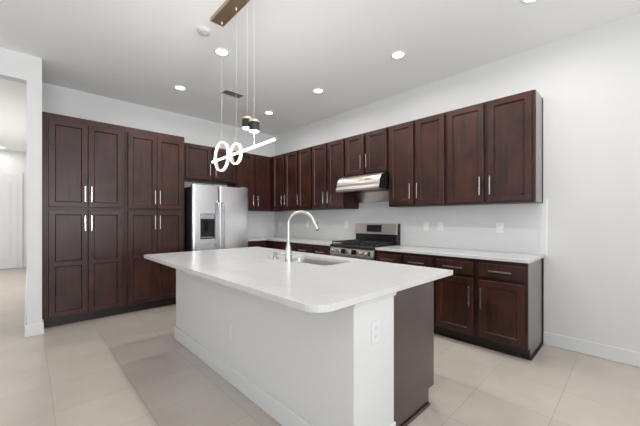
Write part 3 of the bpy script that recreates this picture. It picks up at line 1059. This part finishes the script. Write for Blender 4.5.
t = thing('ceiling_vent', 'grey slatted air vent in the white ceiling', 'vent', (2.09, 3.965, ZC))
m = MB()
m.box(-0.145, 0.145, -0.088, -0.070, -0.008, 0).box(-0.145, 0.145, 0.070, 0.088, -0.008, 0).box(-0.145, -0.127, -0.070, 0.070, -0.008, 0).box(0.127, 0.145, -0.070, 0.070, -0.008, 0)
m.build('frame', M['vent'], t, merge=False)
MB().box(-0.127, 0.127, -0.070, 0.070, -0.002, -0.0005).build('opening', M['vent_dark'], t)
m = MB()
for k in range(8):
    y = -0.066 + k * 0.0168
    m.prism([(y, -0.0085), (y + 0.0015, -0.0085), (y + 0.0135, -0.0030), (y + 0.012, -0.0030)], 0, -0.127, 0.127)
m.build('slats', M['vent'], t, merge=False)

# ---------------------------------------------------------------- linear pendant over the island
PX, PY = 1.220, 2.170
t = thing('pendant_light', 'modern pendant over the island with glowing bar, two hoops and two spot cylinders', 'pendant light', (PX, PY, ZC))
MB().box(-0.060, 0.060, -0.430, 0.430, -0.032, 0).build('canopy', M['bronze'], t, bevel=0.002)


def wire(dx, y, z0, z1=-0.032):
    m = MB()
    m.tube([(dx, y, z0), (dx, y, z1)], 0.0008, 8)
    w = m.build('wire', M['cable'], t)
    MB().lathe([(0, z1 - 0.022), (0.004, z1 - 0.022), (0.007, z1 - 0.016), (0.007, z1 + 0.001), (0, z1 + 0.001)], (dx, y, 0), seg=12).build('wire_grip', M['gold'], w)
    return w


BZ = 1.806 - ZC
BY0, BY1 = 1.700 - PY, 2.700 - PY
# glowing bar
BS = (1.820 - 1.795) / (BY1 - BY0)        # the bar hangs very slightly out of level


def bz(y):
    return 1.820 - ZC - BS * (y - BY0)


for y0, y1 in ((BY0, BY0 + 0.006), (BY1 - 0.006, BY1)):
    MB().prism([(y0, bz(y0) - 0.0085), (y1, bz(y1) - 0.0085), (y1, bz(y1) + 0.0085), (y0, bz(y0) + 0.0085)], 0, -0.008, 0.008).build('bar_end_cap', M['gold'], t)
y0, y1 = BY0 + 0.006, BY1 - 0.006
MB().prism([(y0, bz(y0) - 0.008), (y1, bz(y1) - 0.008), (y1, bz(y1) + 0.008), (y0, bz(y0) + 0.008)], 0, -0.0075, 0.0075).build('bar_diffuser', M['led'], t, bevel=0.003)



def hoop(y, z, ro, dx, wd=0.022):
    m = MB()
    n = 64
    ri = ro - 0.010
    # flat band facing x: gold inner band, glowing outer band
    def ring(r0, r1, xa, xb):
        mm = MB()
        rr = []
        for k in range(n):
            a = 2 * pi * k / n
            rr.append([mm.bm.verts.new((x, y + r * cos(a), z + r * sin(a))) for r, x in ((r0, xa), (r1, xa), (r1, xb), (r0, xb))])
        for k in range(n):
            A, B = rr[k], rr[(k + 1) % n]
            for i in range(4):
                j = (i + 1) % 4
                f = mm.bm.faces.new((A[i], A[j], B[j], B[i]))
                f.smooth = True
        return mm
    h = ring(ri - 0.002, ro - 0.0065, dx - wd / 2, dx + wd / 2).build('hoop', M['gold'], t)
    ring(ro - 0.007, ro, dx - wd / 2 - 0.001, dx + wd / 2 - 0.002).build('hoop_diffuser', M['led'], h)
    return h


area_light('lamp', (0, (BY0 + BY1) / 2, bz(0.03) + 0.0105), (pi - BS, 0, 0), 0.010, 0.95, POWER_BAR, (1, 0.985, 0.965), parent=t)
hoop(2.545 - PY, 1.826 - ZC, 0.128, 0.019)
hoop(2.288 - PY, 1.8115 - ZC, 0.0865, 0.019)
wire(0.019, 2.545 - PY, 1.826 + 0.127 - ZC)
wire(0.019, 2.288 - PY, 1.8115 + 0.0855 - ZC)
m = MB().tube([(0, 1.980 - PY, bz(1.98 - PY) + 0.006), (0, 1.980 - PY, 1.930 - ZC)], 0.0007, 8).build('wire', M['cable'], t)


def spot(dx, y, zb, h=0.088, r=0.0385):
    c = (dx, y, 0)
    s = MB().lathe([(0, zb + h - 0.018), (r, zb + h - 0.018), (r, zb + 0.008), (r - 0.004, zb + 0.006), (r - 0.004, zb + 0.02), (0, zb + 0.02)], c).build('spot_cylinder', M['black'], t)
    MB().lathe([(0, zb + h), (r - 0.003, zb + h), (r, zb + h - 0.003), (r, zb + h - 0.0185), (0, zb + h - 0.0185)], c).build('cap', M['gold'], s)
    MB().lathe([(0, zb), (r - 0.006, zb), (r - 0.003, zb + 0.004), (r - 0.003, zb + 0.010), (0, zb + 0.010)], c).build('diffuser', M['led'], s)
    area_light('lamp', (dx, y, zb - 0.004), (0, 0, 0), 0.06, 0.06, POWER_SPOT, (1, 0.97, 0.93), spread=radians(120), shape='DISK', parent=t)
    return s


spot(0.0, 1.980 - PY, 1.925 - ZC)
spot(-0.012, 2.060 - PY, 1.962 - ZC)
wire(0.0, 1.980 - PY, 1.925 + 0.088 - ZC)
wire(-0.012, 2.060 - PY, 1.962 + 0.088 - ZC)

# hall ceiling light seen at the picture's left edge
t = thing('hall_ceiling_light', 'flat white ceiling light glowing in the hallway at far left', 'ceiling light', (-0.50, 10.80, ZC))
MB().lathe([(0, -0.001), (0.08, 0.0), (0.08, -0.02), (0.07, -0.03), (0, -0.035)]).build('diffuser', M['led'], t)
MB().lathe([(0.08, 0), (0.09, 0), (0.09, -0.012), (0.08, -0.014), (0.08, 0.0)]).build('rim', M['plastic_white'], t)
area_light('lamp', (0, 0, -0.04), (0, 0, 0), 0.14, 0.14, POWER_HALL_LAMP, (1.0, 0.96, 0.9), shape='DISK', parent=t)
